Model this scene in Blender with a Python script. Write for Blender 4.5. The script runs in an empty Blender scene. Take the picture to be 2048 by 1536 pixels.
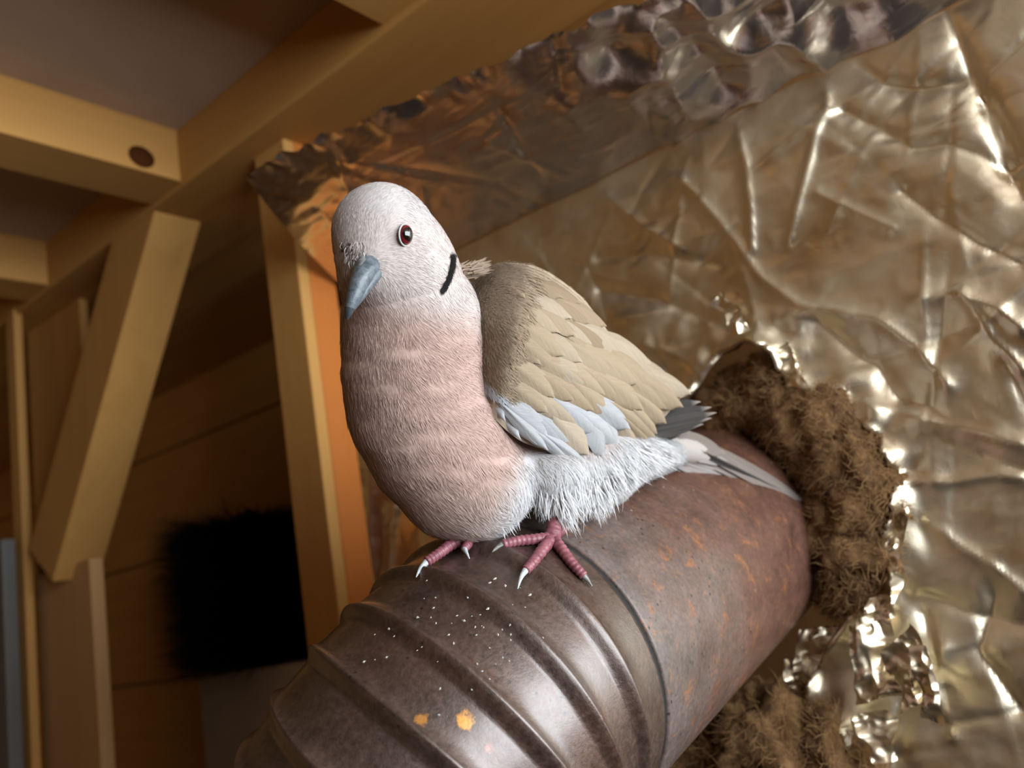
import bpy, bmesh, math, random
import numpy as np
from mathutils import Matrix, Vector

random.seed(7); rng = np.random.default_rng(7)
scene = bpy.context.scene
col = scene.collection

# ------------------------------------------------------------------ camera
F = 1774.0                                    # focal length in pixels of the 2048 x 1536 frame
UPC = np.array([-.164, .961, .223]); UPC /= np.linalg.norm(UPC)
NC = np.array([.628, -.069, .775]); NC -= UPC * (NC @ UPC); NC /= np.linalg.norm(NC)
HC = np.cross(UPC, NC)
M = np.stack([HC, NC, UPC])                   # camera axes (right, up, forward) -> room axes
EYE = np.array([0., 0., 1.5])
def W(P): return np.asarray(P, float) @ M.T + EYE
def ray(u, v): return np.array([(u - 1024) / F, -(v - 768) / F, 1.0])
def cam(u, v, d): return ray(u, v) * d        # camera-space point at depth d
def pix(u, v, d): return W(cam(u, v, d))      # room point at depth d
def on_y(u, v, Y):
    r = M @ ray(u, v); return EYE + r * (Y / r[1])
def on_z(u, v, Z):
    r = M @ ray(u, v); return EYE + r * ((Z - EYE[2]) / r[2])
def on_x(u, v, X):
    r = M @ ray(u, v); return EYE + r * (X / r[0])
def to_px(P):
    c = (np.asarray(P, float) - EYE) @ M
    return np.stack([1024 + F * c[..., 0] / c[..., 2], 768 - F * c[..., 1] / c[..., 2]], -1)

cd = bpy.data.cameras.new('camera'); co = bpy.data.objects.new('camera', cd); col.objects.link(co)
cd.sensor_fit = 'HORIZONTAL'; cd.sensor_width = 36.0; cd.lens = 36.0 * F / 2048; cd.clip_start = .01
Rm = Matrix(((M[0, 0], M[0, 1], -M[0, 2]), (M[1, 0], M[1, 1], -M[1, 2]), (M[2, 0], M[2, 1], -M[2, 2])))
co.matrix_world = Matrix.Translation(Vector(EYE)) @ Rm.to_4x4()
cd.dof.use_dof = True; cd.dof.focus_distance = .345; cd.dof.aperture_fstop = 9.0
scene.camera = co

# ------------------------------------------------------------------ light
scene.view_settings.view_transform = 'Standard'; scene.view_settings.look = 'None'
scene.view_settings.gamma = 1.0; scene.view_settings.use_curve_mapping = False
scene.view_settings.exposure = -0.2
wd = bpy.data.worlds.new('world'); scene.world = wd; wd.use_nodes = True
wd.node_tree.nodes['Background'].inputs[0].default_value = (.75, .85, 1, 1)
wd.node_tree.nodes['Background'].inputs[1].default_value = .6
def area(name, loc, target, sx, sy, power, color):
    l = bpy.data.lights.new(name, 'AREA'); l.shape = 'RECTANGLE'; l.size = sx; l.size_y = sy
    l.energy = power; l.color = color
    o = bpy.data.objects.new(name, l); col.objects.link(o); o.location = loc
    o.rotation_euler = (Vector(target) - Vector(loc)).to_track_quat('-Z', 'Y').to_euler()
    return o
area('window_right_offscreen', (1.0, .30, 1.64), (-.3, .25, 1.52), 1.5, .72, 48.0, (.87, .945, 1.0))

# ------------------------------------------------------------------ materials
def lin(r, g, b):
    f = lambda c: (c / 255 / 12.92) if c <= 10 else ((c / 255 + .055) / 1.055) ** 2.4
    return (f(r), f(g), f(b), 1)
class NT:
    def __init__(s, name):
        s.m = bpy.data.materials.new(name); s.m.use_nodes = True; s.t = s.m.node_tree
        s.b = s.t.nodes['Principled BSDF']
    def n(s, typ, **kw):
        x = s.t.nodes.new(typ)
        for k, v in kw.items():
            if k in x.inputs.keys() if isinstance(k, str) else False: x.inputs[k].default_value = v
            else: setattr(x, k, v)
        return x
    def l(s, a, b): s.t.links.new(a, b)
    def set(s, **kw):
        for k, v in kw.items(): s.b.inputs[k.replace('_', ' ')].default_value = v
    def coord(s, kind='Object', scale=(1, 1, 1), rot=(0, 0, 0)):
        tc = s.n('ShaderNodeTexCoord'); mp = s.n('ShaderNodeMapping')
        mp.inputs['Scale'].default_value = scale; mp.inputs['Rotation'].default_value = rot
        s.l(tc.outputs[kind], mp.inputs['Vector']); return mp.outputs['Vector']
    def noise(s, vec, scale, detail=4, rough=.6, dist=0):
        x = s.n('ShaderNodeTexNoise'); x.inputs['Scale'].default_value = scale
        x.inputs['Detail'].default_value = detail; x.inputs['Roughness'].default_value = rough
        x.inputs['Distortion'].default_value = dist
        s.l(vec, x.inputs['Vector']); return x.outputs['Fac']
    def ramp(s, fac, stops):
        x = s.n('ShaderNodeValToRGB'); e = x.color_ramp.elements
        while len(e) < len(stops): e.new(.5)
        for i, (p, c) in enumerate(stops):
            e[i].position = p; e[i].color = c if len(c) == 4 else (*c, 1)
        s.l(fac, x.inputs['Fac']); return x.outputs['Color']
    def mix(s, fac, a, b, mode='MIX'):
        x = s.n('ShaderNodeMix'); x.data_type = 'RGBA'; x.blend_type = mode
        for v, i in ((fac, 0), (a, 6), (b, 7)):
            if hasattr(v, 'is_linked') or hasattr(v, 'links'): s.l(v, x.inputs[i])
            else: x.inputs[i].default_value = v
        return x.outputs[2]
    def bump(s, hgt, strength=.3, dist=.001):
        x = s.n('ShaderNodeBump'); x.inputs['Strength'].default_value = strength; x.inputs['Distance'].default_value = dist
        s.l(hgt, x.inputs['Height']); s.l(x.outputs['Normal'], s.b.inputs['Normal']); return x
    def color(s, c): s.l(c, s.b.inputs['Base Color'])

def wood(name, axis, dark, light, rough=.6, fine=1.0):
    k = NT(name); sc = [26 * fine] * 3; sc[axis] = 1.6
    v = k.coord('Object', sc)
    g = k.noise(v, 1.0, 6, .65, 1.2)
    big = k.noise(k.coord('Object'), 5.0, 3)
    c = k.ramp(g, [(.25, dark), (.75, light)])
    c2 = k.mix(big, c, (*[x * .72 for x in light[:3]], 1))
    k.color(c2); k.set(Roughness=rough); k.b.inputs['Specular IOR Level'].default_value = .15; k.bump(g, .25, .0008)
    return k.m
def plain(name, c, rough=.6, metallic=0, vary=.15, scale=20):
    k = NT(name); g = k.noise(k.coord('Object'), scale, 4)
    k.color(k.ramp(g, [(.3, tuple(x * (1 - vary) for x in c[:3])), (.7, tuple(min(1, x * (1 + vary)) for x in c[:3]))]))
    k.set(Roughness=rough, Metallic=metallic); return k.m

# ------------------------------------------------------------------ object helpers
def tag(o, label=None, cat=None, group=None, kind=None):
    if label: o['label'] = label
    if cat: o['category'] = cat
    if group: o['group'] = group
    if kind: o['kind'] = kind
    return o
def empty(name, loc):
    o = bpy.data.objects.new(name, None); o.empty_display_size = .02; o.location = Vector(loc); col.objects.link(o); return o
def link(name, me, mat=None, parent=None):
    o = bpy.data.objects.new(name, me); col.objects.link(o)
    if mat is not None and not me.materials: me.materials.append(mat)
    if parent is not None:
        o.parent = parent
        if parent.type == 'EMPTY': o.matrix_parent_inverse = Matrix.Translation(-parent.location)
    return o
def mesh(name, V, Fc, smooth=False):
    me = bpy.data.meshes.new(name)
    me.from_pydata([tuple(map(float, v)) for v in V], [], [tuple(map(int, f)) for f in Fc]); me.update()
    if smooth: me.polygons.foreach_set('use_smooth', [True] * len(me.polygons))
    return me
def np_mesh(name, V, Q, smooth=True):
    """fast quad / tri mesh from arrays"""
    me = bpy.data.meshes.new(name); V = np.asarray(V, np.float32); Q = np.asarray(Q, np.int32); k = Q.shape[1]
    me.vertices.add(len(V)); me.vertices.foreach_set('co', V.ravel())
    me.loops.add(Q.size); me.loops.foreach_set('vertex_index', Q.ravel())
    me.polygons.add(len(Q)); me.polygons.foreach_set('loop_start', np.arange(len(Q), dtype=np.int32) * k)
    me.polygons.foreach_set('loop_total', np.full(len(Q), k, np.int32))
    me.polygons.foreach_set('use_smooth', np.full(len(Q), smooth, bool))
    me.update(calc_edges=True); me.validate(); return me
def grid_faces(nr, nc, wrap=False):
    i, j = np.meshgrid(np.arange(nr - 1), np.arange(nc if wrap else nc - 1), indexing='ij')
    j2 = (j + 1) % nc
    return np.stack([i * nc + j, i * nc + j2, (i + 1) * nc + j2, (i + 1) * nc + j], -1).reshape(-1, 4)
def box_mesh(name, lo, hi, bevel=.002):
    bm = bmesh.new(); bmesh.ops.create_cube(bm, size=1)
    lo = np.asarray(lo, float); hi = np.asarray(hi, float)
    for v in bm.verts: v.co = Vector((lo + hi) / 2) + Vector(np.asarray(v.co) * (hi - lo))
    if bevel: bmesh.ops.bevel(bm, geom=bm.edges[:], offset=bevel, segments=2, affect='EDGES', profile=.6)
    me = bpy.data.meshes.new(name); bm.to_mesh(me); bm.free(); return me
def bar_mesh(name, p0, p1, side, w, t, bevel=.002):
    """beam from p0 to p1; 'side' is the direction of its width w; thickness t runs across both"""
    p0 = np.asarray(p0, float); p1 = np.asarray(p1, float); x = p1 - p0; L = np.linalg.norm(x); x /= L
    y = np.asarray(side, float); y = y - x * (x @ y); y /= np.linalg.norm(y); z = np.cross(x, y)
    bm = bmesh.new(); bmesh.ops.create_cube(bm, size=1)
    for v in bm.verts:
        c = np.asarray(v.co); v.co = Vector(p0 + x * (c[0] + .5) * L + y * c[1] * w + z * c[2] * t)
    bmesh.ops.bevel(bm, geom=bm.edges[:], offset=bevel, segments=2, affect='EDGES', profile=.6)
    me = bpy.data.meshes.new(name); bm.to_mesh(me); bm.free(); return me
def tube(P, Rr, seg=12, ring=0.0, ringn=0):
    """tapered tube along a polyline (camera or room points), rounded ends"""
    P = np.asarray(P, float); Rr = np.asarray(Rr, float)
    n = (14 if ringn else 6) * (len(P) - 1) + 1
    s = np.linspace(0, len(P) - 1, n); i = np.clip(s.astype(int), 0, len(P) - 2); f = (s - i)[:, None]
    Pm = np.concatenate([[2 * P[0] - P[1]], P, [2 * P[-1] - P[-2]]])
    a, b, c, d = Pm[i], Pm[i + 1], Pm[i + 2], Pm[i + 3]
    Q = .5 * (2 * b + (c - a) * f + (2 * a - 5 * b + 4 * c - d) * f ** 2 + (3 * b - a - 3 * c + d) * f ** 3)
    r = Rr[i] * (1 - f[:, 0]) + Rr[i + 1] * f[:, 0]
    if ringn: r = r * (1 + ring * np.sin(np.linspace(0, 2 * np.pi * ringn, n)))
    T = np.gradient(Q, axis=0); T /= np.linalg.norm(T, axis=1)[:, None]
    ref = np.array([.31, .57, .76]); V = []
    for k in range(n):
        e1 = np.cross(T[k], ref); e1 /= np.linalg.norm(e1); e2 = np.cross(T[k], e1)
        th = np.linspace(0, 2 * np.pi, seg, endpoint=False)
        V.append(Q[k] + r[k] * (np.cos(th)[:, None] * e1 + np.sin(th)[:, None] * e2))
    V = np.concatenate(V); Fc = [tuple(x) for x in grid_faces(n, seg, True)]
    V = np.concatenate([V, [Q[0] - T[0] * r[0] * .6, Q[-1] + T[-1] * r[-1] * .6]])
    for j in range(seg):
        Fc.append((len(V) - 2, (j + 1) % seg, j)); Fc.append((len(V) - 1, (n - 1) * seg + j, (n - 1) * seg + (j + 1) % seg))
    return V, Fc
def vnoise(x, y, seed, fx, fy):
    """value noise on arrays, returns -1..1"""
    g = np.random.default_rng(seed).uniform(-1, 1, (64, 64)); X = x * fx; Y = y * fy
    i = np.floor(X).astype(int); j = np.floor(Y).astype(int); a = X - i; b = Y - j
    a = a * a * (3 - 2 * a); b = b * b * (3 - 2 * b)
    G = lambda p, q: g[p % 64, q % 64]
    return (G(i, j) * (1 - a) + G(i + 1, j) * a) * (1 - b) + (G(i, j + 1) * (1 - a) + G(i + 1, j + 1) * a) * b
def seg_dist(x, y, p, q):
    p = np.asarray(p); q = np.asarray(q); d = q - p; L = d @ d + 1e-12
    t = np.clip(((x - p[0]) * d[0] + (y - p[1]) * d[1]) / L, 0, 1)
    return np.hypot(x - p[0] - t * d[0], y - p[1] - t * d[1]), t
def poly_in(x, y, poly):
    ins = np.zeros(x.shape, bool); n = len(poly)
    for k in range(n):
        x1, y1 = poly[k]; x2, y2 = poly[(k + 1) % n]
        c = ((y1 > y) != (y2 > y)) & (x < (x2 - x1) * (y - y1) / (y2 - y1 + 1e-12) + x1); ins ^= c
    return ins

#@@STRUCTURE
WALL_Y = .5245
m_pine = wood('pine_along_x', 0, (.46, .22, .055, 1), (.62, .33, .10, 1))
m_pine_y = wood('pine_along_y', 1, (.46, .22, .055, 1), (.62, .33, .10, 1))
m_pine_z = wood('pine_along_z', 2, (.46, .22, .055, 1), (.62, .33, .10, 1))
m_post = wood('pine_post_red', 2, (.46, .13, .022, 1), (.58, .19, .04, 1))
m_log = wood('log_boards', 0, (.46, .22, .055, 1), (.62, .33, .10, 1))
m_ceil = plain('ceiling_board', (.42, .30, .215), .7, 0, .12, 6)
m_floor = plain('dark_floor', (.05, .04, .035), .7)
m_walls = plain('room_wall_wood', (.50, .28, .09), .7)
def struct(name, me, mat, parent=None, label=None):
    o = link(name, me, mat, parent)
    if parent is None: o['kind'] = 'structure'
    if label: o['label'] = label
    return o
X0, X1, YB, YF, ZC = -2.2, .96, -2.2, .86, 1.967
struct('floor', box_mesh('floor', (X0, YB, -.05), (X1, 1.6, 0), 0), m_floor, None, 'dark floor of the shed')
struct('wall_left', box_mesh('wall_left', (X0 - .06, YB, 0), (X0, YF + .1, ZC), 0), m_walls, None, 'plain timber wall on the left side')
# right wall with the window opening
wr = empty('wall_right', (X1, 0, 0)); tag(wr, 'timber wall with a window opening', kind='structure')
for lo, hi in [((X1, YB, 0), (X1 + .06, 1.6, 1.26)), ((X1, YB, 2.02), (X1 + .06, 1.6, 2.2)),
               ((X1, YB, 1.26), (X1 + .06, -.46, 2.02)), ((X1, 1.07, 1.26), (X1 + .06, 1.6, 2.02))]:
    link('wall_panel', box_mesh('wall_panel', lo, hi, 0), m_walls, wr)
struct('wall_back', box_mesh('wall_back', (X0, YB - .06, 0), (X1, YB, ZC), 0), m_walls, None, 'timber wall behind the viewer')
# front wall of horizontal log boards
wf = empty('wall_front', (X0, YF, 0)); tag(wf, 'wall of dark orange horizontal boards behind the timber frame', kind='structure')
zj = [on_y(415, 865, YF - .05)[2], on_y(300, 1125, YF - .05)[2], on_y(310, 1365, YF - .05)[2]]
hb = (zj[0] - zj[2]) / 2
zs = [zj[0] + hb * 4.2, zj[0] + hb * 2.1, zj[0] + hb * 1.05, zj[0], zj[1], zj[2]] + [zj[2] - hb * k for k in range(1, 9)]
for z1, z0 in zip(zs[:-1], zs[1:]):
    if z1 > 2.3: z1 = 2.3
    link('board', box_mesh('board', (X0, YF - .05, max(z0, 0) + .001), (.19, YF, z1 - .001), .006), m_log, wf)
struct('wall_alcove', box_mesh('wall_alcove', (.2, 1.54, 0), (X1, 1.6, 2.0), 0), m_walls, None, 'timber wall of the alcove beside the foil wall')
struct('wall_return', box_mesh('wall_return', (.2, .66, 0), (.24, 1.6, 2.0), 0), m_walls, None, 'short return wall beside the foil wall')
struct('ceiling', box_mesh('ceiling', (X0, YB, ZC), (X1, 1.6, ZC + .03), 0), m_ceil, None, 'flat grey-brown ceiling board')

struct('trim_2', box_mesh('trim_2', (X0, .50, EYE[2] + .424), (-.25, YF - .048, EYE[2] + .44), 0), m_log, None, 'board closing the gap between beam and log wall')
# --- timber frame
BY0, BY1, BZ0 = .43, .54, EYE[2] + .418
bo = link('ceiling_beam', bar_mesh('ceiling_beam', (X0, (BY0 + BY1) / 2 + .03, (BZ0 + ZC) / 2 + .004), (X1, (BY0 + BY1) / 2 - .03, (BZ0 + ZC) / 2 - .012), (0, 1, 0), BY1 - BY0, ZC - BZ0 + .01), m_pine)
tag(bo, 'long pine beam under the ceiling, above the foil covered ledge', 'beam')
for xr, w, lab in [(-.672, .05, 'orange pine joist with a dark knot under the ceiling'),
                   (-.958, .05, 'pine joist with its end near the diagonal brace'),
                   (-.335, .05, 'pine joist above the foil covered ledge')]:
    j = link('ceiling_joist', bar_mesh('ceiling_joist', (xr - w / 2, YB, (ZC + 1.914) / 2), (xr - w / 2, BY0 + .015, (ZC + 1.914) / 2), (1, 0, 0), w, ZC - 1.914), m_pine_y)
    tag(j, lab, 'joist', 'joists under the ceiling')
    if xr == -.672:
        kp = on_x(283, 314, xr); k = NT('knot'); k.set(Base_Color=(.07, .022, .006, 1), Roughness=.9); k.b.inputs['Specular IOR Level'].default_value = .05
        th = np.linspace(0, 2 * np.pi, 20, endpoint=False)
        V = [kp + np.array([.0003, np.cos(t) * .0125, np.sin(t) * .0105]) for t in th] + [kp + np.array([-.004, np.cos(t) * .0128, np.sin(t) * .0108]) for t in th] + [kp + np.array([.0006, 0, 0])]
        Fc = [(i, (i + 1) % 20, 20 + (i + 1) % 20, 20 + i) for i in range(20)] + [(40, (i + 1) % 20, i) for i in range(20)]
        link('knot', mesh('knot', V, Fc, True), k.m, j)
# main post beside the foil wall
pc = on_y(650, 870, .462)
pe = on_y(612, 540, .462)[0]
px1 = pc[0]
po = empty('timber_post', (px1 - .03, .49, 0)); tag(po, 'orange pine post at the end of the foil wall', 'post')
pyb = on_x(715, 900, px1)[1]
link('post_body', box_mesh('post_body', (px1 - .042, .466, 0), (px1, max(.48, pyb), BZ0), .002), m_post, po)
link('face_board', box_mesh('face_board', (px1 - .043, .455, 0), (px1 - .0005, .4665, BZ0), .0015), m_pine_z, po)
# left post, brace and lower board
lx = on_y(150, 700, .47)[0]; l0 = on_y(42, 700, .47)[0]
lp = link('wall_stud', box_mesh('wall_stud', (l0, .478, 0), (lx, .488, BZ0), .002), m_pine_z)
tag(lp, 'upright pine stud behind the foot of the diagonal brace', 'stud')
bl = on_y(80, 1300, .455)[0]; br = on_y(186, 1250, .455)[0]
zb = on_y(130, 1132, .455)[2]
lb = link('upright_board', box_mesh('upright_board', (bl, .455, 0), (br, .470, zb), .002), wood('pale_board', 2, (.46, .24, .09, 1), (.60, .35, .16, 1)))
tag(lb, 'pale upright board below the diagonal brace', 'board')
b0 = on_y(132, 1112, .46); b1 = on_y(302, 500, .46)
bd = (b1 - b0) / np.linalg.norm(b1 - b0)
be = empty('diagonal_brace', b0); tag(be, 'slanting pine brace running from the stud up to the beam', 'brace')
link('brace_body', bar_mesh('brace_body', b0 - bd * .01, b1 + bd * .045, (1, 0, 0), .068, .05), m_post if 0 else wood('brace_wood', 2, (.46, .22, .055, 1), (.62, .33, .10, 1)), be)
# grey door leaf at the far left
gl = on_y(40, 1300, .43)[0]
gp = link('door_1', box_mesh('door_1', (gl - .5, .415, 0), (gl, .43, on_y(10, 1075, .415)[2]), .002), plain('grey_panel', (.10, .095, .085), .6, 0, .1, 8))
gp['kind'] = 'structure'; gp['label'] = 'smooth grey panel at the edge of the timber frame'
gs = link('trim_1', box_mesh('trim_1', (on_y(36, 1300, .436)[0], .436, 0), (on_y(74, 1300, .446)[0], .446, BZ0), .002), wood('grey_trim', 2, (.46, .22, .055, 1), (.62, .33, .10, 1)))
gs['kind'] = 'structure'; gs['label'] = 'grey brown trim strip beside the pale board'

#@@PIPE
R = .07
pp = [0.004, -0.13, 0.393, 0.621, 0.144, -0.43, 0.072, 0.214]
PA = np.array([np.sin(pp[3]) * np.cos(pp[4]), np.sin(pp[4]), np.cos(pp[3]) * np.cos(pp[4])])
_u = np.array([0, 1., 0]); _u -= PA * (_u @ PA); _u /= np.linalg.norm(_u); _s = np.cross(PA, _u)
PD = -(_u * np.cos(pp[5]) + _s * np.sin(pp[5])); PS = np.cross(PA, PD)
PC = np.array(pp[:3]); RB = pp[6]; PB = PC + PD * RB
ribs = [.160, .343, .533, .72, .93, 1.14, 1.35]
def saw(th):
    e = [-.02] + ribs + [1.6]
    for k in range(len(e) - 1):
        if th < e[k + 1]:
            f = (th - e[k]) / (e[k + 1] - e[k]); L = (e[k + 1] - e[k])
            w = .056 / L
            if k == 0: return -.0004 + .0023 * f ** 6
            # drop just after the rib (width w), then a slow rise to the next one
            return .0019 * np.cos(np.pi * f / w) if f < w else -.0019 + .0006 * (f - w) / (1 - w) + .0032 * ((f - w) / (1 - w)) ** 7
    return 0
def pipe_sd(P):
    q = P - PC; x = q @ PA
    if x > 0: return np.linalg.norm(q - PA * x) - R
    w = P - PB; z = w @ PS; rr = np.linalg.norm(w - PS * z)
    return np.hypot(rr - RB, z) - R
def pipe_hit(u, v):
    r = ray(u, v); r /= np.linalg.norm(r); t = .15
    for _ in range(120):
        q = pipe_sd(r * t); t += q * .8
        if abs(q) < 1e-6: break
    return r * t
def pipe_n(P):
    e = 1e-4; g = np.array([pipe_sd(P + e * k) - pipe_sd(P - e * k) for k in np.eye(3)]); return g / np.linalg.norm(g)
NP = 128; ph = np.linspace(0, 2 * np.pi, NP, endpoint=False)
# elbow
th_list = sorted(set(list(np.linspace(0, 1.57, 150)) + [r + d for r in ribs for d in (-.012, -.006, 0, .007, .014, .021, .028, .035, .042, .049, .056, .063)]))
V = []
for th in th_list:
    rad = -PD * np.cos(th) - PA * np.sin(th); c = PB + rad * RB
    amp = .25 + .75 * (.5 + .5 * np.cos(ph)) ** .6
    r = R + saw(th) * amp
    V.append(W(c + r[:, None] * (np.cos(ph)[:, None] * rad + np.sin(ph)[:, None] * PS)))
cend = PB - PA * RB
for k in range(1, 12):
    V.append(W(cend + PD * (.03 * k) + (R) * (np.cos(ph)[:, None] * (-PA) + np.sin(ph)[:, None] * PS)))
# turned-in lip at the rim
th0 = 0.0; rad = -PD * np.cos(th0) - PA * np.sin(th0); c = PB + rad * RB
for rr in (R - .0005, R - .006):
    V.insert(0, W(c + rr * (np.cos(ph)[:, None] * rad + np.sin(ph)[:, None] * PS)))
nr = len(V)
elbow_me = np_mesh('elbow', np.concatenate(V), grid_faces(nr, NP, True))
# straight section
V = []
for x, r in [(.0030, R - .004), (.0032, R - .0012), (.0034, R - .0006), (.0040, R - .0001)] + [(.0044 + .012 * k, R) for k in range(0, 28)]:
    V.append(W(PC + PA * x + r * (np.cos(ph)[:, None] * (-PD) + np.sin(ph)[:, None] * PS)))
straight_me = np_mesh('straight', np.concatenate(V), grid_faces(len(V), NP, True))
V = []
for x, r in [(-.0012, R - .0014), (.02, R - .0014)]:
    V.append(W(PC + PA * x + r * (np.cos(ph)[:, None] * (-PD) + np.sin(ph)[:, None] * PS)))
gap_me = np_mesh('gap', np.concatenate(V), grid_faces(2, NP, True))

def pipe_mat(name, rusty):
    k = NT(name); v = k.coord('Object')
    n1 = k.noise(v, 55, 6, .7, .4); n2 = k.noise(v, 420, 5, .7); n3 = k.noise(v, 16, 3)
    base = k.ramp(n1, [(.3, (.050, .032, .026, 1)), (.7, (.105, .070, .058, 1))])
    red = k.ramp(n1, [(.3, (.085, .036, .024, 1)), (.75, (.175, .080, .052, 1))])
    if rusty:                                 # greyer scale near the joint, redder rust toward the wall
        dt = k.n('ShaderNodeVectorMath', operation='DOT_PRODUCT'); k.l(v, dt.inputs[0]); dt.inputs[1].default_value = M @ PA * 5.0
        of = k.n('ShaderNodeMath', operation='ADD'); k.l(dt.outputs['Value'], of.inputs[0]); of.inputs[1].default_value = -float((M @ PA * 5.0) @ W(PC)) - .25
        o2 = k.n('ShaderNodeMath', operation='MULTIPLY_ADD'); k.l(k.noise(v, 28, 4, .6, .5), o2.inputs[0]); o2.inputs[1].default_value = .9; k.l(of.outputs[0], o2.inputs[2])
        grey = k.ramp(n1, [(.3, (.085, .066, .060, 1)), (.7, (.17, .135, .125, 1))])
        c = k.mix(k.ramp(o2.outputs[0], [(.28, (.05, .05, .05)), (.75, (1, 1, 1))]), grey, red)
        st = k.noise(k.coord('Object', (1, 1, 1)), 95, 7, .75, .8)
        c = k.mix(k.ramp(st, [(.555, (0, 0, 0)), (.66, (.8, .8, .8))]), c, (.30, .115, .035, 1))
    else:
        c = k.mix(k.ramp(n3, [(.45, (0, 0, 0)), (.8, (.5, .5, .5))]), base, red)
    c = k.mix(1.0, c, k.ramp(n2, [(.3, (.62, .60, .58)), (.7, (1.25, 1.2, 1.15))]), 'MULTIPLY')
    # pits and pale flecks
    vo = k.n('ShaderNodeTexVoronoi'); vo.inputs['Scale'].default_value = 210; k.l(v, vo.inputs['Vector'])
    pit = k.ramp(vo.outputs['Distance'], [(.10, (1, 1, 1)), (.2, (0, 0, 0))])
    msk = k.ramp(k.noise(v, 60, 3), [(.5, (0, 0, 0)), (.56, (1, 1, 1))])
    c = k.mix(k.mix(1.0, pit, msk, 'MULTIPLY'), c, (.03, .018, .014, 1))
    vo2 = k.n('ShaderNodeTexVoronoi'); vo2.inputs['Scale'].default_value = 120; k.l(k.coord('Object', (1, 1.2, .8), (.4, .2, .7)), vo2.inputs['Vector'])
    sp = k.ramp(vo2.outputs['Distance'], [(.045, (1, 1, 1)), (.075, (0, 0, 0))])
    c = k.mix(k.mix(1.0, sp, k.ramp(k.noise(v, 33, 3), [(.54, (0, 0, 0)), (.6, (.8, .8, .8))]), 'MULTIPLY'), c, (.45, .42, .38, 1))
    if not rusty:                             # two shaped rust spots on the elbow
        for (u_, v_, rr) in [(933, 1441, .0026), (842, 1437, .0012), (978, 1496, .0014)]:
            P = W(pipe_hit(u_, v_)); vm = k.n('ShaderNodeVectorMath', operation='DISTANCE'); vm.inputs[1].default_value = P
            k.l(k.coord('Object'), vm.inputs[0])
            ad = k.n('ShaderNodeMath', operation='MULTIPLY_ADD'); k.l(k.noise(v, 300, 4), ad.inputs[0]); ad.inputs[1].default_value = .006; k.l(vm.outputs['Value'], ad.inputs[2])
            ms = k.n('ShaderNodeMath', operation='MULTIPLY'); ms.inputs[1].default_value = 60; k.l(ad.outputs[0], ms.inputs[0])
            mk = k.ramp(ms.outputs[0], [((rr + .003) * 60, (1, 1, 1)), ((rr + .0042) * 60, (0, 0, 0))])
            c = k.mix(mk, c, (.62, .27, .04, 1) if rr > .002 else ((.40, .17, .03, 1) if rr < .0013 else (.20, .085, .06, 1)))
    k.color(c)
    k.set(Metallic=.35 if not rusty else .15, IOR=1.6, Coat_Weight=.8 if not rusty else .15, Coat_Roughness=.26)
    k.l(k.ramp(n2, [(.35, (.30,) * 3), (.65, (.52,) * 3)]) if not rusty else k.ramp(n1, [(.3, (.45,) * 3), (.7, (.65,) * 3)]), k.b.inputs['Roughness'])
    k.bump(k.mix(.5, n2, k.noise(v, 150, 6, .75, .5)), .6, .0007)
    return k.m
stove = empty('stove_pipe', W(cend + PD * .33)); tag(stove, 'rusty brown stove pipe with a pleated elbow passing through the foil wall', 'stove pipe')
link('pleated_elbow', elbow_me, pipe_mat('elbow_steel', False), stove)['label'] = 'dark pleated steel elbow with raised folds'
link('straight_pipe', straight_me, pipe_mat('rusty_pipe_steel', True), stove)['label'] = 'straight rust red pipe section'
kb = NT('black_gap'); kb.set(Base_Color=(.014, .014, .014, 1), Roughness=.9)  # near-black colour stands in for the shade inside the open pipe joint
link('gap_shade_sleeve', gap_me, kb.m, stove)['label'] = 'black sleeve painted as the shaded gap between elbow and straight pipe'

#@@FOIL
def foil_mat(name, rough, tint):
    k = NT(name); v = k.coord('Object')
    n1 = k.noise(v, 30, 5, .6); n2 = k.noise(v, 160, 4, .6, .5)
    k.set(Metallic=1.0, Base_Color=tint)
    k.l(k.ramp(n1, [(.3, (rough * .75,) * 3), (.7, (rough * 1.3,) * 3)]), k.b.inputs['Roughness'])
    k.bump(n2, .3, .0007); return k.m
m_foil = foil_mat('foil_gold', .38, (.84, .755, .58, 1))
m_ledge = foil_mat('foil_ledge', .22, (.82, .77, .74, 1))
hole_px = [(1385, 800), (1450, 705), (1500, 685), (1555, 705), (1575, 755), (1640, 805), (1705, 835), (1765, 880), (1800, 955), (1792, 1020),
           (1765, 1100), (1745, 1180), (1700, 1235), (1655, 1300), (1625, 1360), (1625, 1430), (1690, 1450), (1735, 1560), (1700, 1800),
           (1180, 1800), (1080, 1450), (1060, 1150), (1100, 950), (1220, 850)]
hole = [on_y(u, v, WALL_Y)[[0, 2]] for u, v in hole_px]
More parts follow.
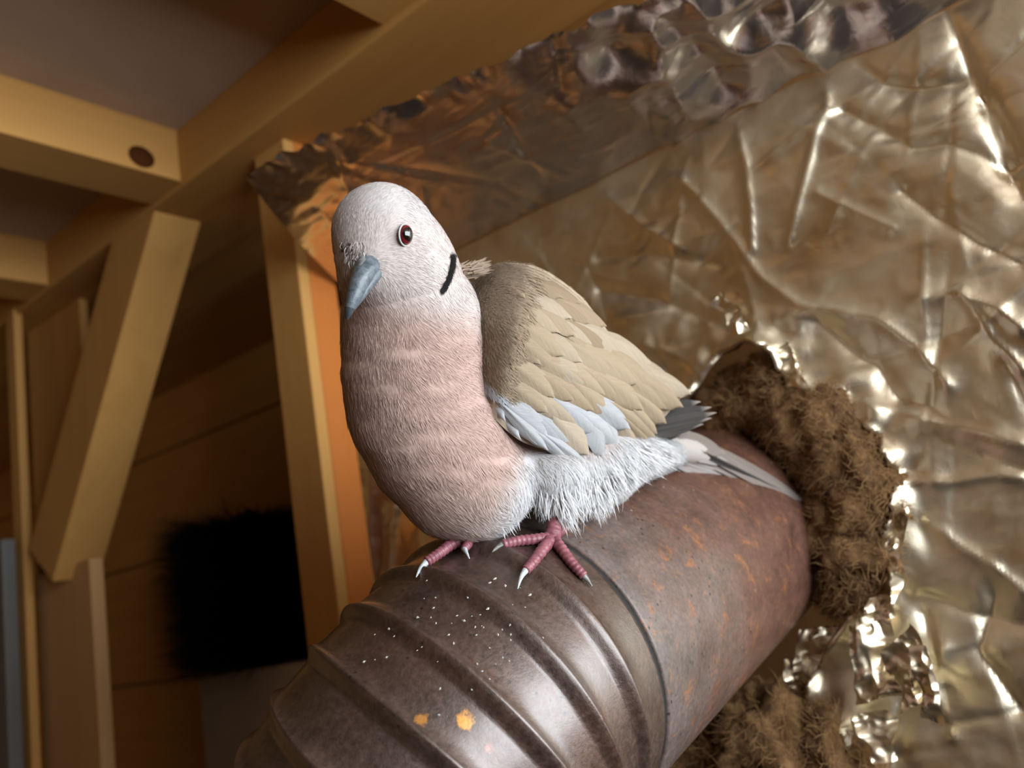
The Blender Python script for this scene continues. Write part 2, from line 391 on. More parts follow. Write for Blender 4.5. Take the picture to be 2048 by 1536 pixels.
creases = [  # (polyline in the photo, height toward the viewer in mm, width in mm)
    ([(1898, 30), (1945, 150), (1985, 260), (2010, 330), (2048, 400)], -5, 5),
    ([(1975, 200), (2010, 260), (2048, 330)], -5, 5),
    ([(1690, 225), (1760, 260), (1830, 300), (1900, 290), (1960, 310), (2010, 345)], -4, 5),
    ([(1720, 130), (1770, 170), (1840, 180), (1920, 165)], -6, 8),
    ([(1480, 250), (1500, 330), (1510, 420), (1510, 500)], 3, 3),
    ([(1660, 190), (1660, 230), (1640, 270), (1620, 350), (1600, 420), (1585, 480)], 3, 3),
    ([(1220, 395), (1300, 460), (1370, 500)], 2.5, 3),
    ([(1370, 360), (1450, 450), (1530, 560), (1600, 610), (1700, 640)], 2.5, 3),
    ([(1640, 390), (1720, 430), (1790, 460)], 2.5, 3),
    ([(1810, 385), (1880, 440), (1960, 490), (2048, 530)], -3.5, 4),
    ([(1540, 720), (1640, 790), (1780, 820), (1900, 850), (2048, 890)], 4, 6),
    ([(1560, 640), (1660, 620), (1760, 640), (1840, 700), (1900, 770)], 4, 5),
    ([(1640, 640), (1700, 700), (1760, 740), (1800, 800)], -5, 7),
    ([(1840, 600), (1920, 590), (2000, 620), (2048, 660)], 4, 5),
    ([(1930, 590), (1990, 680), (2048, 740)], 3, 4),
    ([(1200, 520), (1300, 510), (1450, 530)], -3, 6), ([(1200, 580), (1320, 600), (1400, 640)], -5, 8),
    ([(1260, 640), (1340, 620), (1420, 650)], 3, 5), ([(1300, 690), (1370, 720), (1420, 760)], 4, 6),
    ([(1800, 960), (1900, 965), (1990, 950), (2048, 955)], 3, 3), ([(1860, 1040), (1920, 1090), (1990, 1130), (2048, 1180)], 3, 4),
    ([(1850, 1190), (1960, 1230), (2048, 1250)], -4, 6), ([(1850, 1230), (1880, 1330), (1900, 1450)], -5, 6),
    ([(1890, 1290), (1880, 1380), (1910, 1470)], 4, 4), ([(1990, 1190), (1960, 1300), (2048, 1420)], -5, 6),
    ([(740, 880), (760, 960), (750, 1060), (760, 1160)], 4, 6), ([(825, 950), (800, 1050), (790, 1150), (780, 1200)], 6, 5),
    ([(770, 1030), (770, 1100), (760, 1180)], -4, 6), ([(860, 1000), (850, 1080), (860, 1140)], 3, 5)]
def foil_relief(x, z, seed, big=1.0):
    y = np.zeros_like(x)
    for k, (fr, am) in enumerate([(5, .0035), (11, .0018), (25, .0010), (55, .0006), (110, .0003)]):
        a = vnoise(x + .13 * k, z, seed + k, fr, fr * 1.25); b = vnoise(x, z + .2 * k, seed + 20 + k, fr * 1.1, fr)
        y += big * am * ((1 - 2 * np.abs(a)) * .7 + b * .5)
    return y
def random_creases(x, z, seed, num, lo, hi, am):
    g = np.random.default_rng(seed); y = np.zeros_like(x)
    for _ in range(num):
        p = g.uniform(lo, hi); an = g.uniform(0, np.pi); L = g.uniform(.03, .13)
        q = p + L * np.array([np.cos(an), np.sin(an)]); d, t = seg_dist(x, z, p, q)
        w = g.uniform(.0014, .0045); y += g.choice([-1, 1]) * am * g.uniform(.4, 1) * np.exp(-d / w) * np.sin(np.pi * np.clip(t, .02, .98)) ** .5
    return y
ST = .0018
xa = np.arange(-.66, .16, ST); za = np.arange(1.02, EYE[2] + .2735, ST)
XX, ZZ = np.meshgrid(xa, za, indexing='ij')
YY = -foil_relief(XX, ZZ, 3) * .8 - random_creases(XX, ZZ, 5, 260, np.array([-.64, 1.1]), np.array([.1, 1.78]), .0018)
for pl, am, wd_ in creases:
    pts = [on_y(u, v, WALL_Y)[[0, 2]] for u, v in pl]; best = np.full(XX.shape, 9.0)
    for p, q in zip(pts[:-1], pts[1:]): best = np.minimum(best, seg_dist(XX, ZZ, p, q)[0])
    YY -= am * .001 * np.exp(-best / (wd_ * .001)) * 1.1
YY -= random_creases(XX, ZZ, 8, 200, np.array([-.64, 1.1]), np.array([.1, 1.78]), .0009) * .8
hd = np.full(XX.shape, 9.0)
for k in range(len(hole)): hd = np.minimum(hd, seg_dist(XX, ZZ, hole[k], hole[(k + 1) % len(hole)])[0])
ins = poly_in(XX, ZZ, hole)
YY -= .016 * np.exp(-hd / .010) * (.75 + .6 * vnoise(XX, ZZ, 41, 45, 45)) * (~ins)
YY -= .006 * np.exp(-hd / .02) * vnoise(XX, ZZ, 43, 90, 80)
flr = np.clip((EYE[2] + .2735 - ZZ) / .03, 0, 1); YY = YY * (.25 + .75 * flr)
nx_, nz_ = XX.shape
Vw = np.stack([XX, WALL_Y + YY - .002, ZZ], -1).reshape(-1, 3)
Q = grid_faces(nx_, nz_)
keep = ~(ins.ravel()[Q].sum(1) >= 3); Q = Q[keep]
used = np.unique(Q); mp_ = np.full(len(Vw), -1); mp_[used] = np.arange(len(used))
Vu = Vw[used]; Qu = mp_[Q]
ed = np.sort(np.concatenate([Qu[:, [0, 1]], Qu[:, [1, 2]], Qu[:, [2, 3]], Qu[:, [3, 0]]]), 1); ue, uc = np.unique(ed, axis=0, return_counts=True); be_ = ue[uc == 1]
ib = hd.ravel()[used] < .02                    # only the torn edge, not the outer border
be_ = be_[ib[be_].all(1)]
for _ in range(8):
    acc = np.zeros_like(Vu); cnt = np.zeros(len(Vu)); np.add.at(acc, be_[:, 0], Vu[be_[:, 1]]); np.add.at(acc, be_[:, 1], Vu[be_[:, 0]]); np.add.at(cnt, be_[:, 0], 1); np.add.at(cnt, be_[:, 1], 1)
    m_ = cnt == 2; Vu[m_] = .5 * Vu[m_] + .5 * acc[m_] / 2
fw = np_mesh('foil_wall', Vu, Qu)
fo = empty('foil_lining', (-.3, WALL_Y, 1.02)); tag(fo, 'crumpled gold foil sheet lining the wall around the stove pipe', 'foil')
link('foil_sheet', fw, m_foil, fo)
# board carrying the foil (with the hole left open behind the wool)
kd = NT('cavity_board'); kd.set(Base_Color=(.40, .22, .08, 1), Roughness=.9)
wb = link('wall_stove', box_mesh('wall_stove', (-.66, .62, .6), (.24, .66, 1.9), 0), kd.m); wb['kind'] = 'structure'; wb['label'] = 'dark wall cavity behind the insulation'
# torn flaps of foil along the hole
def flap(px_poly, dY, seed, am=.006):
    P = [on_y(u, v, WALL_Y - dY) for u, v in px_poly]; P = np.array(P)
    a, b, c, d = P; s = np.linspace(0, 1, 34); S, T = np.meshgrid(s, s, indexing='ij')
    G = (a[None, None] * ((1 - S) * (1 - T))[..., None] + b * (S * (1 - T))[..., None] + c * (S * T)[..., None] + d * ((1 - S) * T)[..., None])
    x, z = G[..., 0], G[..., 2]
    off = am * (1 - 2 * np.abs(vnoise(x, z, seed, 60, 60))) + am * .6 * vnoise(x, z, seed + 3, 110, 100) + am * .3 * (1 - 2 * np.abs(vnoise(x, z, seed + 5, 190, 210)))
    ex = am * .9 * vnoise(x, z, seed + 7, 70, 70) * (np.abs(S - .5) * 2) ** 3; ez = am * .9 * vnoise(x, z, seed + 9, 70, 70) * (np.abs(T - .5) * 2) ** 3
    G[..., 1] -= off; G[..., 0] += ex; G[..., 2] += ez
    return np_mesh('foil_flap', G.reshape(-1, 3), grid_faces(34, 34))
for k, (poly, dY) in enumerate([
    ([(1700, 1250), (1770, 1225), (1800, 1400), (1715, 1410)], .020), ([(1765, 1300), (1830, 1240), (1880, 1380), (1800, 1440)], .026),
    ([(1835, 1290), (1870, 1290), (1885, 1440), (1840, 1440)], .030), ([(1700, 1425), (1765, 1400), (1800, 1525), (1735, 1530)], .022),
    ([(1760, 1090), (1815, 1000), (1830, 1030), (1775, 1190)], .014), ([(1745, 1180), (1800, 1130), (1800, 1240), (1740, 1260)], .014),
    ([(1420, 600), (1445, 590), (1510, 665), (1455, 660)], .016), ([(1555, 690), (1580, 680), (1625, 790), (1575, 770)], .014),
    ([(1600, 1260), (1680, 1230), (1700, 1390), (1600, 1400)], -.004), ([(1565, 1330), (1640, 1300), (1690, 1440), (1600, 1440)], -.006)]):
    link('foil_flap', flap(poly, dY, 60 + 13 * k, .0055), m_foil, fo)['label'] = 'torn curled foil flap at the pipe hole'
# soffit
ZA = EYE[2] + .2735
A0 = on_z(482, 345, EYE[2] + .31); A1 = on_z(1270, 0, EYE[2] + .31); AD = (A1 - A0) / (A1[0] - A0[0])
ns, ntt = 330, 110
xs = np.linspace(A0[0], .2, ns); S_, T_ = np.meshgrid(xs, np.linspace(0, 1, ntt), indexing='ij')
S_ = S_ - .085 * T_ * np.clip(1 - (S_ - A0[0]) / .25, 0, 1)
yA = A0[1] + AD[1] * (S_ - A0[0]); zA_ = EYE[2] + .31 + np.zeros_like(S_)
lft = np.clip((S_ - A0[0]) / .05, 0, 1)
Y_ = yA * (1 - T_) + (WALL_Y - .004) * T_; Z_ = zA_ * (1 - T_) + ZA * T_
rel = foil_relief(S_, Y_ * 1.4, 91, .75) + random_creases(S_, Y_, 93, 60, np.array([-.5, .34]), np.array([.15, .53]), .0025)
right = np.clip((S_ + .30) / .12, 0, 1)
rel += right * (.007 * (1 - 2 * np.abs(vnoise(S_, Y_, 95, 28, 34))) + .005 * vnoise(S_, Y_, 97, 50, 46))
edge = np.exp(-T_ * 18); rel += edge * .006 * vnoise(S_, Y_, 99, 120, 60)
Y_ -= edge * .004 * vnoise(S_, Y_, 101, 90, 60)
Z_ = Z_ - rel * (.35 + .65 * np.sin(np.pi * np.clip(T_, .05, .95)))
Z_ += np.clip((A0[0] + .06 - S_) / .06, 0, 1) ** 2 * .0
so = empty('foil_ledge', ((A0[0] + .2) / 2, .45, ZA)); tag(so, 'dark crumpled foil wrapped over the ledge above the dove', 'foil')
Vs = np.stack([S_, Y_, Z_], -1).reshape(-1, 3)
link('foil_underside', np_mesh('foil_underside', Vs, grid_faces(ns, ntt)[:, ::-1]), m_ledge, so)
Vt = [];
bmx = bmesh.new()
lo = [(A0[0] + .03, A0[1] + .05), (.2, A0[1] + AD[1] * (.2 - A0[0]) + .05), (.2, WALL_Y + .05), (A0[0] + .03, WALL_Y - .03)]
vb = [bmx.verts.new((x, y, EYE[2] + .318)) for x, y in lo]; vt = [bmx.verts.new((x, y, EYE[2] + .332)) for x, y in lo]
bmx.faces.new(vb); bmx.faces.new(vt[::-1])
for k in range(4): bmx.faces.new((vb[k], vb[(k + 1) % 4], vt[(k + 1) % 4], vt[k]))
bmesh.ops.recalc_face_normals(bmx, faces=bmx.faces[:])
me = bpy.data.meshes.new('ledge_board'); bmx.to_mesh(me); bmx.free(); link('ledge_board', me, m_pine, so)

#@@WOOL
def strands(name, P, N, D, L, Wd, lift, colr, curl=.0, seed=1, mat=None, parent=None):
    """thin tapered barbs as one mesh; P roots, N normals, D directions (all room space)"""
    g = np.random.default_rng(seed); n = len(P)
    D = D - N * (D * N).sum(1)[:, None]; D /= np.linalg.norm(D, axis=1)[:, None] + 1e-9
    S = np.cross(N, D); S = S + N * g.normal(0, .25, n)[:, None]; S /= np.linalg.norm(S, axis=1)[:, None]
    tip = P + D * L[:, None] + N * (L * lift)[:, None]
    mid = P + D * (L * .55)[:, None] + N * (L * lift * .75)[:, None] + S * (g.normal(0, 1, n) * L * curl)[:, None]
    w = Wd[:, None] * S
    V = np.stack([P - w * .5, P + w * .5, mid + w * .45, mid - w * .45, tip + w * .06, tip - w * .06], 1).reshape(-1, 3)
    b = (np.arange(n) * 6)[:, None]
    Q = np.concatenate([b + np.array([[0, 1, 2, 3]]), b + np.array([[3, 2, 4, 5]])])
    me = np_mesh(name, V, Q)
    if colr is not None:
        at = me.color_attributes.new('tint', 'FLOAT_COLOR', 'POINT'); c = np.ones((n, 6, 4), np.float32); c[..., :3] = colr[:, None, :]
        at.data.foreach_set('color', c.ravel())
    o = link(name, me, mat, parent); o['kind'] = 'stuff'; return o
def wool_mat():
    k = NT('mineral_wool'); v = k.coord('Object')
    g = k.noise(v, 60, 6, .7, 1.0)
    k.color(k.ramp(g, [(.30, (.035, .016, .006, 1)), (.52, (.17, .085, .030, 1)), (.75, (.34, .20, .085, 1))]))
    k.set(Roughness=.95); k.bump(k.noise(v, 260, 5, .7), .8, .002); return k.m
m_wool = wool_mat(); k = NT('wool_fibre'); k.set(Base_Color=(.22, .12, .045, 1), Roughness=.9); m_fib = k.m
PW = PC + PA * pp[7]
wo = empty('mineral_wool', W(PW)); tag(wo, 'brown fibrous insulation stuffed around the stove pipe in the foil hole', 'insulation')
def wool_lump(name, centre, rad, seed, am=.35):
    bm = bmesh.new(); bmesh.ops.create_icosphere(bm, subdivisions=5, radius=1.0)
    V = np.array([v.co[:] for v in bm.verts]); Fq = [[v.index for v in f.verts] for f in bm.faces]; bm.free()
    g = np.random.default_rng(seed)
    disp = np.zeros(len(V))
    for o_, s_ in [(1.6, .5), (3.5, .3), (8, .16), (17, .08)]:
        ph_ = g.uniform(0, 6, 3); 
        disp += s_ * (vnoise(V[:, 0] + 9 + ph_[0], V[:, 1] + 9 + ph_[1], seed + int(o_), o_, o_) + vnoise(V[:, 2] + 9 + ph_[2], V[:, 0] + 7, seed + 5 + int(o_), o_, o_))
    Vn = V * (1 + am * disp)[:, None]
    Vw_ = centre + Vn * np.asarray(rad)
    me = np_mesh(name, Vw_, np.array(Fq)); o = link(name, me, m_wool, wo)
    idx = g.integers(0, len(V), 2600); Pn = V[idx]
    strands('fibres', Vw_[idx], Pn, g.normal(0, 1, (2600, 3)), g.uniform(.003, .010, 2600), np.full(2600, .0004), .45, None, .3, seed, m_fib, o)
for k, (u, v, dd, r) in enumerate([(1470, 830, .045, .026), (1560, 800, .036, .024), (1640, 860, .032, .026), (1705, 930, .026, .026), (1735, 1010, .026, .024),
                                   (1690, 1080, .030, .028), (1700, 1160, .030, .020), (1650, 1010, .040, .024), (1420, 1500, .03, .034), (1540, 1500, .025, .034), (1640, 1510, .028, .030), (1330, 1560, .03, .03),
                                   (1590, 930, .06, .022)]):
    wool_lump('wool_tuft', on_y(u, v, WALL_Y + dd - .028), (r * 1.1, r * .9, r * 1.1), 300 + 7 * k)

#@@BRUSH
BYP = .73
bx0, bx1 = on_y(408, 1200, BYP)[0], on_y(640, 1200, BYP)[0]
bz0, bz1 = on_y(500, 1330, BYP)[2], on_y(500, 1050, BYP)[2]
k = NT('black_bristle'); k.set(Base_Color=(.008, .007, .006, 1), Roughness=.7); m_br = k.m
bru = empty('chimney_brush', ((bx0 + bx1) / 2, BYP, bz0)); tag(bru, 'black bristly chimney brush standing on the pale box', 'brush')
cx = (bx0 + bx1) / 2; rb = (bx1 - bx0) / 2
V, Fc = tube(np.array([[cx, BYP, bz0], [cx, BYP, (bz0 + bz1) / 2], [cx, BYP, bz1]]), [rb * .30] * 3, 18)
link('brush_core', mesh('brush_core', V, Fc, True), m_br, bru)
g = np.random.default_rng(12); nb = 16000; an = g.uniform(0, 2 * np.pi, nb); zz = g.uniform(bz0, bz1, nb) + .0
D = np.stack([np.cos(an), np.sin(an), g.normal(0, .12, nb)], 1)
P = np.stack([cx + np.cos(an) * rb * .25, BYP + np.sin(an) * rb * .25, zz], 1)
strands('bristles', P, np.tile([0., 0, 1.], (nb, 1)) + g.normal(0, .1, (nb, 3)), D, g.uniform(.55, .85, nb) * rb, np.full(nb, .0022), .05, None, .05, 5, m_br, bru)
bxe = on_y(418, 1440, .69)[0]
bo = link('pale_box', box_mesh('pale_box', (bxe, .68, 0), (bxe + .24, .80, on_y(500, 1336, .70)[2]), .003), plain('pale_box', (.66, .58, .50), .8, 0, .08, 10))
tag(bo, 'plain pale box below the black chimney brush', 'box')

#@@DOVE
dove = empty('dove', W(pipe_hit(1010, 1060)))
tag(dove, 'pinkish grey collared dove perched on the stove pipe elbow', 'dove')
PXR = lambda rp, d: rp * d / F
chains = [  # (list of (u, v, depth, radius in px at that depth), blend in m)
    ([(764, 466, .345, 99), (772, 480, .346, 96)], 0),
    ([(800, 515, .346, 84), (748, 530, .339, 55)], .010),
    ([(806, 580, .358, 122), (822, 640, .362, 138), (827, 740, .364, 142), (838, 820, .366, 142), (874, 890, .370, 140), (922, 950, .374, 128)], .012),
    ([(940, 960, .375, 108), (975, 988, .372, 72)], .012),
    ([(930, 700, .405, 135), (960, 790, .415, 140), (1080, 780, .436, 140), (1200, 810, .460, 90), (1330, 868, .485, 36)], .012),
    ([(1000, 905, .397, 90), (1110, 930, .400, 88), (1200, 928, .415, 82), (1265, 914, .432, 50), (1350, 906, .472, 24)], .010),
    ([(1105, 960, .376, 52), (1110, 1000, .374, 24)], .010),
]
def cone_sd(P, A, B, ra, rb_):
    d = B - A; t = np.clip(((P - A) @ d) / (d @ d), 0, 1)
    return np.linalg.norm(P - A - t[:, None] * d, axis=1) - (ra + (rb_ - ra) * t)
def body_sd(P):
    out = None
    for pts, kb_ in chains:
        dd = None
        for a, b in zip(pts[:-1], pts[1:]):
            s = cone_sd(P, cam(*a[:3]), cam(*b[:3]), PXR(a[3], a[2]), PXR(b[3], b[2])); dd = s if dd is None else np.minimum(dd, s)
        if out is None: out = dd
        else:
            h_ = np.clip(.5 + .5 * (out - dd) / kb_, 0, 1); out = out * (1 - h_) + dd * h_ - kb_ * h_ * (1 - h_)
    return out
def body_grad(P):
    e = 2e-4; G = np.stack([body_sd(P + e * k) - body_sd(P - e * k) for k in np.eye(3)], 1); return G / (np.linalg.norm(G, axis=1)[:, None] + 1e-12)
bm = bmesh.new()
for pts, _ in chains:
    for a, b in zip(pts[:-1], pts[1:]):
        for t in np.linspace(0, 1, 6):
            A = cam(*a[:3]) * (1 - t) + cam(*b[:3]) * t; r_ = PXR(a[3], a[2]) * (1 - t) + PXR(b[3], b[2]) * t
            bmesh.ops.create_icosphere(bm, subdivisions=3, radius=r_ * 1.03, matrix=Matrix.Translation(Vector(A)))
tmp = bpy.data.meshes.new('tmp'); bm.to_mesh(tmp); bm.free()
to = bpy.data.objects.new('tmp', tmp); col.objects.link(to)
md = to.modifiers.new('r', 'REMESH'); md.mode = 'VOXEL'; md.voxel_size = .0014
dg = bpy.context.evaluated_depsgraph_get(); ev = to.evaluated_get(dg); bme = bpy.data.meshes.new_from_object(ev)
bpy.data.objects.remove(to); bpy.data.meshes.remove(tmp)
nv = len(bme.vertices); BP = np.zeros(nv * 3, np.float32); bme.vertices.foreach_get('co', BP); BP = BP.reshape(-1, 3).astype(float)
for _ in range(6):
    BP -= body_grad(BP) * body_sd(BP)[:, None]
BN = body_grad(BP)
# soft lumps of breast plumage
pu = np.stack([1024 + F * BP[:, 0] / BP[:, 2], 768 - F * BP[:, 1] / BP[:, 2]], 1)
lump = vnoise(pu[:, 0] / 100, pu[:, 1] / 100, 5, 2.2, 4.2) * np.clip((pu[:, 1] - 620) / 80, 0, 1)
BP += BN * (lump * .0005)[:, None]

def body_color(u, v, Nc):
    """plumage colour of the bird by place on its body (albedo)"""
    n = len(u); c = np.zeros((n, 3))
    head = np.array([.66, .585, .555]); crown = np.array([.60, .56, .55]); pink = np.array([.56, .395, .345]); belly = np.array([.62, .50, .45]); white = np.array([.66, .66, .675])
    S = lambda x, a, b: np.clip((x - a) / (b - a), 0, 1) ** 2 * (3 - 2 * np.clip((x - a) / (b - a), 0, 1))
    L = lambda A, B, t: A * (1 - t)[:, None] + B * t[:, None]
    c = np.tile(head, (n, 1)); c = L(c, crown, S(470 - v, 0, 60))
    c = L(c, pink, S(v + (u - 800) * -.25, 560, 660))
    c = L(c, belly, S(v * .8 + u * .35, 1090, 1190))
    c = L(c, white, S(u + (v - 950) * .35, 985, 1065) * S(v, 860, 930))
    c = L(c, white * .97, S(u, 1180, 1250) * S(v, 800, 850))
    return c
def add_tint(me, colr):
    at = me.color_attributes.new('tint', 'FLOAT_COLOR', 'POINT'); c = np.ones((len(colr), 4), np.float32); c[:, :3] = colr; at.data.foreach_set('color', c.ravel())
def plum_mat(name, rough=.8):
    k = NT(name); a = k.n('ShaderNodeAttribute', attribute_name='tint'); v = k.coord('Object')
    g = k.noise(v, 380, 4, .6)
    k.color(k.mix(1.0, a.outputs['Color'], k.ramp(g, [(.3, (.86, .85, .84)), (.7, (1, 1, 1))]), 'MULTIPLY'))
    k.set(Roughness=rough, Sheen_Weight=.12, Subsurface_Weight=.0); k.b.inputs['Specular IOR Level'].default_value = .15
    return k.m
m_plum = plum_mat('plumage')
bme.vertices.foreach_set('co', W(BP).astype(np.float32).ravel()); bme.polygons.foreach_set('use_smooth', [True] * len(bme.polygons)); bme.update()
bme.materials.clear(); bme.name = 'dove_body'
add_tint(bme, body_color(pu[:, 0], pu[:, 1], BN) * .9)
body = link('body', bme, m_plum, dove)
# barbs over the body
ntri = len(bme.polygons); bme.calc_loop_triangles(); tr = np.zeros(len(bme.loop_triangles) * 3, np.int32); bme.loop_triangles.foreach_get('vertices', tr); tr = tr.reshape(-1, 3)
ta = np.linalg.norm(np.cross(BP[tr[:, 1]] - BP[tr[:, 0]], BP[tr[:, 2]] - BP[tr[:, 0]]), axis=1)
NB = 170000
ti = rng.choice(len(tr), NB, p=ta / ta.sum()); r1 = np.sqrt(rng.uniform(0, 1, NB)); r2 = rng.uniform(0, 1, NB)
wts = np.stack([1 - r1, r1 * (1 - r2), r1 * r2], 1)[..., None]
SP = (BP[tr[ti]] * wts).sum(1); SN = body_grad(SP)
su = 1024 + F * SP[:, 0] / SP[:, 2]; sv = 768 - F * SP[:, 1] / SP[:, 2]
flow = np.array([  # u, v, du, dv, length mm
    (760, 400, .55, -.8, 1.6), (700, 430, .1, -1, 1.5), (840, 430, .9, .2, 1.6), (720, 480, .0, -1, 1.4), (860, 520, 1, .35, 2.0), (790, 530, .9, .3, 1.7), (770, 590, .3, 1, 2.6),
    (700, 560, -.2, 1, 2), (870, 610, .7, .8, 3.0), (940, 620, 1, .05, 3.2), (940, 700, 1, .1, 3.2), (880, 690, .75, .6, 3.4), (800, 690, .05, 1, 3.2), (720, 700, -.05, 1, 3), (740, 830, .2, 1, 3.4),
    (830, 830, .3, .95, 3.6), (900, 780, .8, .6, 3.4), (950, 780, 1, .15, 3.4), (960, 850, .95, .4, 4), (900, 900, .5, .85, 4), (1000, 890, .95, .35, 4.6), (950, 980, .4, .9, 4.6), (1010, 960, .85, .6, 5),
    (1000, 1030, .8, .6, 4.5), (860, 960, .5, .85, 3.4), (960, 1040, .6, .7, 3.6), (1060, 940, .6, .85, 5), (1110, 960, .05, 1, 6), (1110, 1010, .1, 1, 6), (1170, 980, .25, 1, 6), (1220, 960, .55, .85, 6), (1290, 920, .8, .6, 6), (1100, 700, .8, .6, 3), (1350, 890, .95, .35, 6)])
dx = su[:, None] - flow[:, 0]; dy = sv[:, None] - flow[:, 1]; wq = 1 / (dx * dx + dy * dy + 300) ** 1.5; wq /= wq.sum(1)[:, None]
fu = wq @ flow[:, 2]; fv = wq @ flow[:, 3]; fl = wq @ flow[:, 4] * .001
wob = vnoise(su / 100, sv / 100, 17, 5, 5) * .35 + rng.normal(0, .12, NB)
cw, sw = np.cos(wob), np.sin(wob); fu, fv = fu * cw - fv * sw, fu * sw + fv * cw
D = np.stack([fu, -fv, np.zeros(NB)], 1)
sc_ = body_color(su, sv, SN) * (1 + rng.normal(0, .06, NB))[:, None]
wing_zone = (su > 985) & (sv < np.interp(su, [985, 1035, 1090, 1140, 1200, 1285], [800, 850, 872, 884, 876, 860])) & (SN[:, 2] < .2)
ok = ~wing_zone
strands('plumage_barbs', W(SP)[ok], (SN @ M.T)[ok], (D @ M.T)[ok], (fl * rng.uniform(.7, 1.25, NB))[ok], (.00014 + .00009 * rng.uniform(0, 1, NB))[ok], .10 + .0 * fl[ok], np.clip(sc_, 0, 1)[ok], .06, 3, m_plum, body)
def surf(u, v, d0=.3):
    """point of the body surface on the ray of a pixel"""
    one = np.ndim(u) == 0; u = np.atleast_1d(np.asarray(u, float)); v = np.atleast_1d(np.asarray(v, float))
    r = np.stack([(u - 1024) / F, -(v - 768) / F, np.ones(len(u))], 1); t = np.full(len(u), d0)
    for _ in range(60): t = t + body_sd(r * t[:, None]) * .8
    P = r * t[:, None]; return P[0] if one else P
# black half collar on the nape
cl = np.array([(904, 508), (903, 528), (897, 550), (889, 568), (881, 580)], float)
nC = 1500; tt = rng.uniform(0, 4, nC); i_ = np.minimum(tt.astype(int), 3); f_ = (tt - i_)[:, None]
cp = cl[i_] * (1 - f_) + cl[i_ + 1] * f_ + np.stack([rng.normal(0, 1, nC) * (2.4 - tt * .5), rng.normal(0, 1.5, nC)], 1)
CP = surf(cp[:, 0], cp[:, 1]); okc = (np.abs(body_sd(CP)) < 2e-4) & (CP[:, 2] < .6); CP = CP[okc]; CN = body_grad(CP)
strands('neck_collar', W(CP + CN * .0006), CN @ M.T, (np.array([.45, -.85, 0]) + rng.normal(0, .35, (len(CP), 3))) @ M.T, rng.uniform(.0008, .0024, len(CP)), np.full(len(CP), .00022), .20, np.full((len(CP), 3), .008), .05, 9, m_plum, dove)['label'] = 'black half collar on the nape'

# ---- feathers
def feather_mesh(name, nx=15, ny=9, point=.55, curl=.10, fray=0.03, seed=1, bow=.07):
    g = np.random.default_rng(seed); s = np.linspace(0, 1, nx); V = []
    for x in s:
        w = (np.sin(np.pi * np.clip(x * .93 + .05, 0, 1)) ** point) * (1 - .25 * (1 - x)) if x < .999 else .12
        for j in range(ny):
            y = -1 + 2 * j / (ny - 1)
            xe = x - .10 * y * y * x
            V.append((xe + (g.normal(0, fray) if abs(y) == 1 else 0) * .4, .5 * w * y * (1 + g.normal(0, fray) * (abs(y) == 1)), -curl * w * y * y * .45 + .03 * np.exp(-(y * 7) ** 2) * (1 - x) + bow * 4 * x * (1 - x)))
    return np_mesh(name, np.array(V), grid_faces(nx, ny))
def feather_mat(name, c1, c2, edge, edge_w=.36, edge_amt=.5, rough=.75):
    k = NT(name); tc = k.n('ShaderNodeTexCoord'); sx = k.n('ShaderNodeSeparateXYZ'); k.l(tc.outputs['Object'], sx.inputs[0])
    ab = k.n('ShaderNodeMath', operation='ABSOLUTE'); k.l(sx.outputs['Y'], ab.inputs[0])
    # barb lines run obliquely from the shaft
    md_ = k.n('ShaderNodeMath', operation='SUBTRACT'); k.l(sx.outputs['X'], md_.inputs[0]); k.l(ab.outputs[0], md_.inputs[1])
    cb = k.n('ShaderNodeCombineXYZ'); k.l(md_.outputs[0], cb.inputs['X']); k.l(sx.outputs['Y'], cb.inputs['Y'])
    mp = k.n('ShaderNodeMapping'); mp.inputs['Scale'].default_value = (60, 3, 1); k.l(cb.outputs[0], mp.inputs['Vector'])
    g = k.noise(mp.outputs['Vector'], 1.0, 3)
    oi = k.n('ShaderNodeObjectInfo')
    c = k.mix(oi.outputs['Random'], c1, c2)
    c = k.mix(1.0, c, k.ramp(g, [(.3, (.80, .80, .80)), (.7, (1, 1, 1))]), 'MULTIPLY')
    em = k.ramp(ab.outputs[0], [(edge_w, (0, 0, 0)), (min(.99, edge_w + .12), (edge_amt,) * 3)]); c = k.mix(em, c, edge)
    tp = k.ramp(sx.outputs['X'], [(.86, (0, 0, 0)), (.97, (edge_amt,) * 3)]); c = k.mix(tp, c, edge)
    k.color(c); k.set(Roughness=rough); k.b.inputs['Specular IOR Level'].default_value = .2; k.bump(g, .35, .0012)
    return k.m
m_ft = feather_mat('feather_tan', (.33, .25, .165, 1), (.39, .305, .21, 1), (.45, .37, .27, 1), .38, .3)
m_fb = feather_mat('feather_brown', (.26, .19, .12, 1), (.32, .24, .16, 1), (.38, .30, .21, 1), .40, .3)
m_fg = feather_mat('feather_grey', (.36, .365, .375, 1), (.43, .435, .445, 1), (.56, .565, .57, 1), .40, .5)
m_fm = feather_mat('feather_pale_tan', (.37, .295, .21, 1), (.42, .345, .26, 1), (.50, .43, .34, 1), .38, .35)
m_fd = feather_mat('feather_dark', (.045, .040, .038, 1), (.065, .058, .054, 1), (.36, .31, .27, 1), .40, .8)
m_tg = feather_mat('feather_tail', (.20, .165, .145, 1), (.25, .21, .185, 1), (.33, .29, .26, 1), .42, .4)
m_tw = feather_mat('feather_tail_pale', (.31, .28, .265, 1), (.36, .325, .31, 1), (.44, .40, .38, 1), .42, .4)
f_round = [feather_mesh('covert_%d' % k, point=.5, seed=k, curl=.12) for k in range(3)]
f_long = [feather_mesh('quill_%d' % k, nx=21, point=.40, seed=9 + k, curl=.03, fray=.01, bow=.01) for k in range(2)]
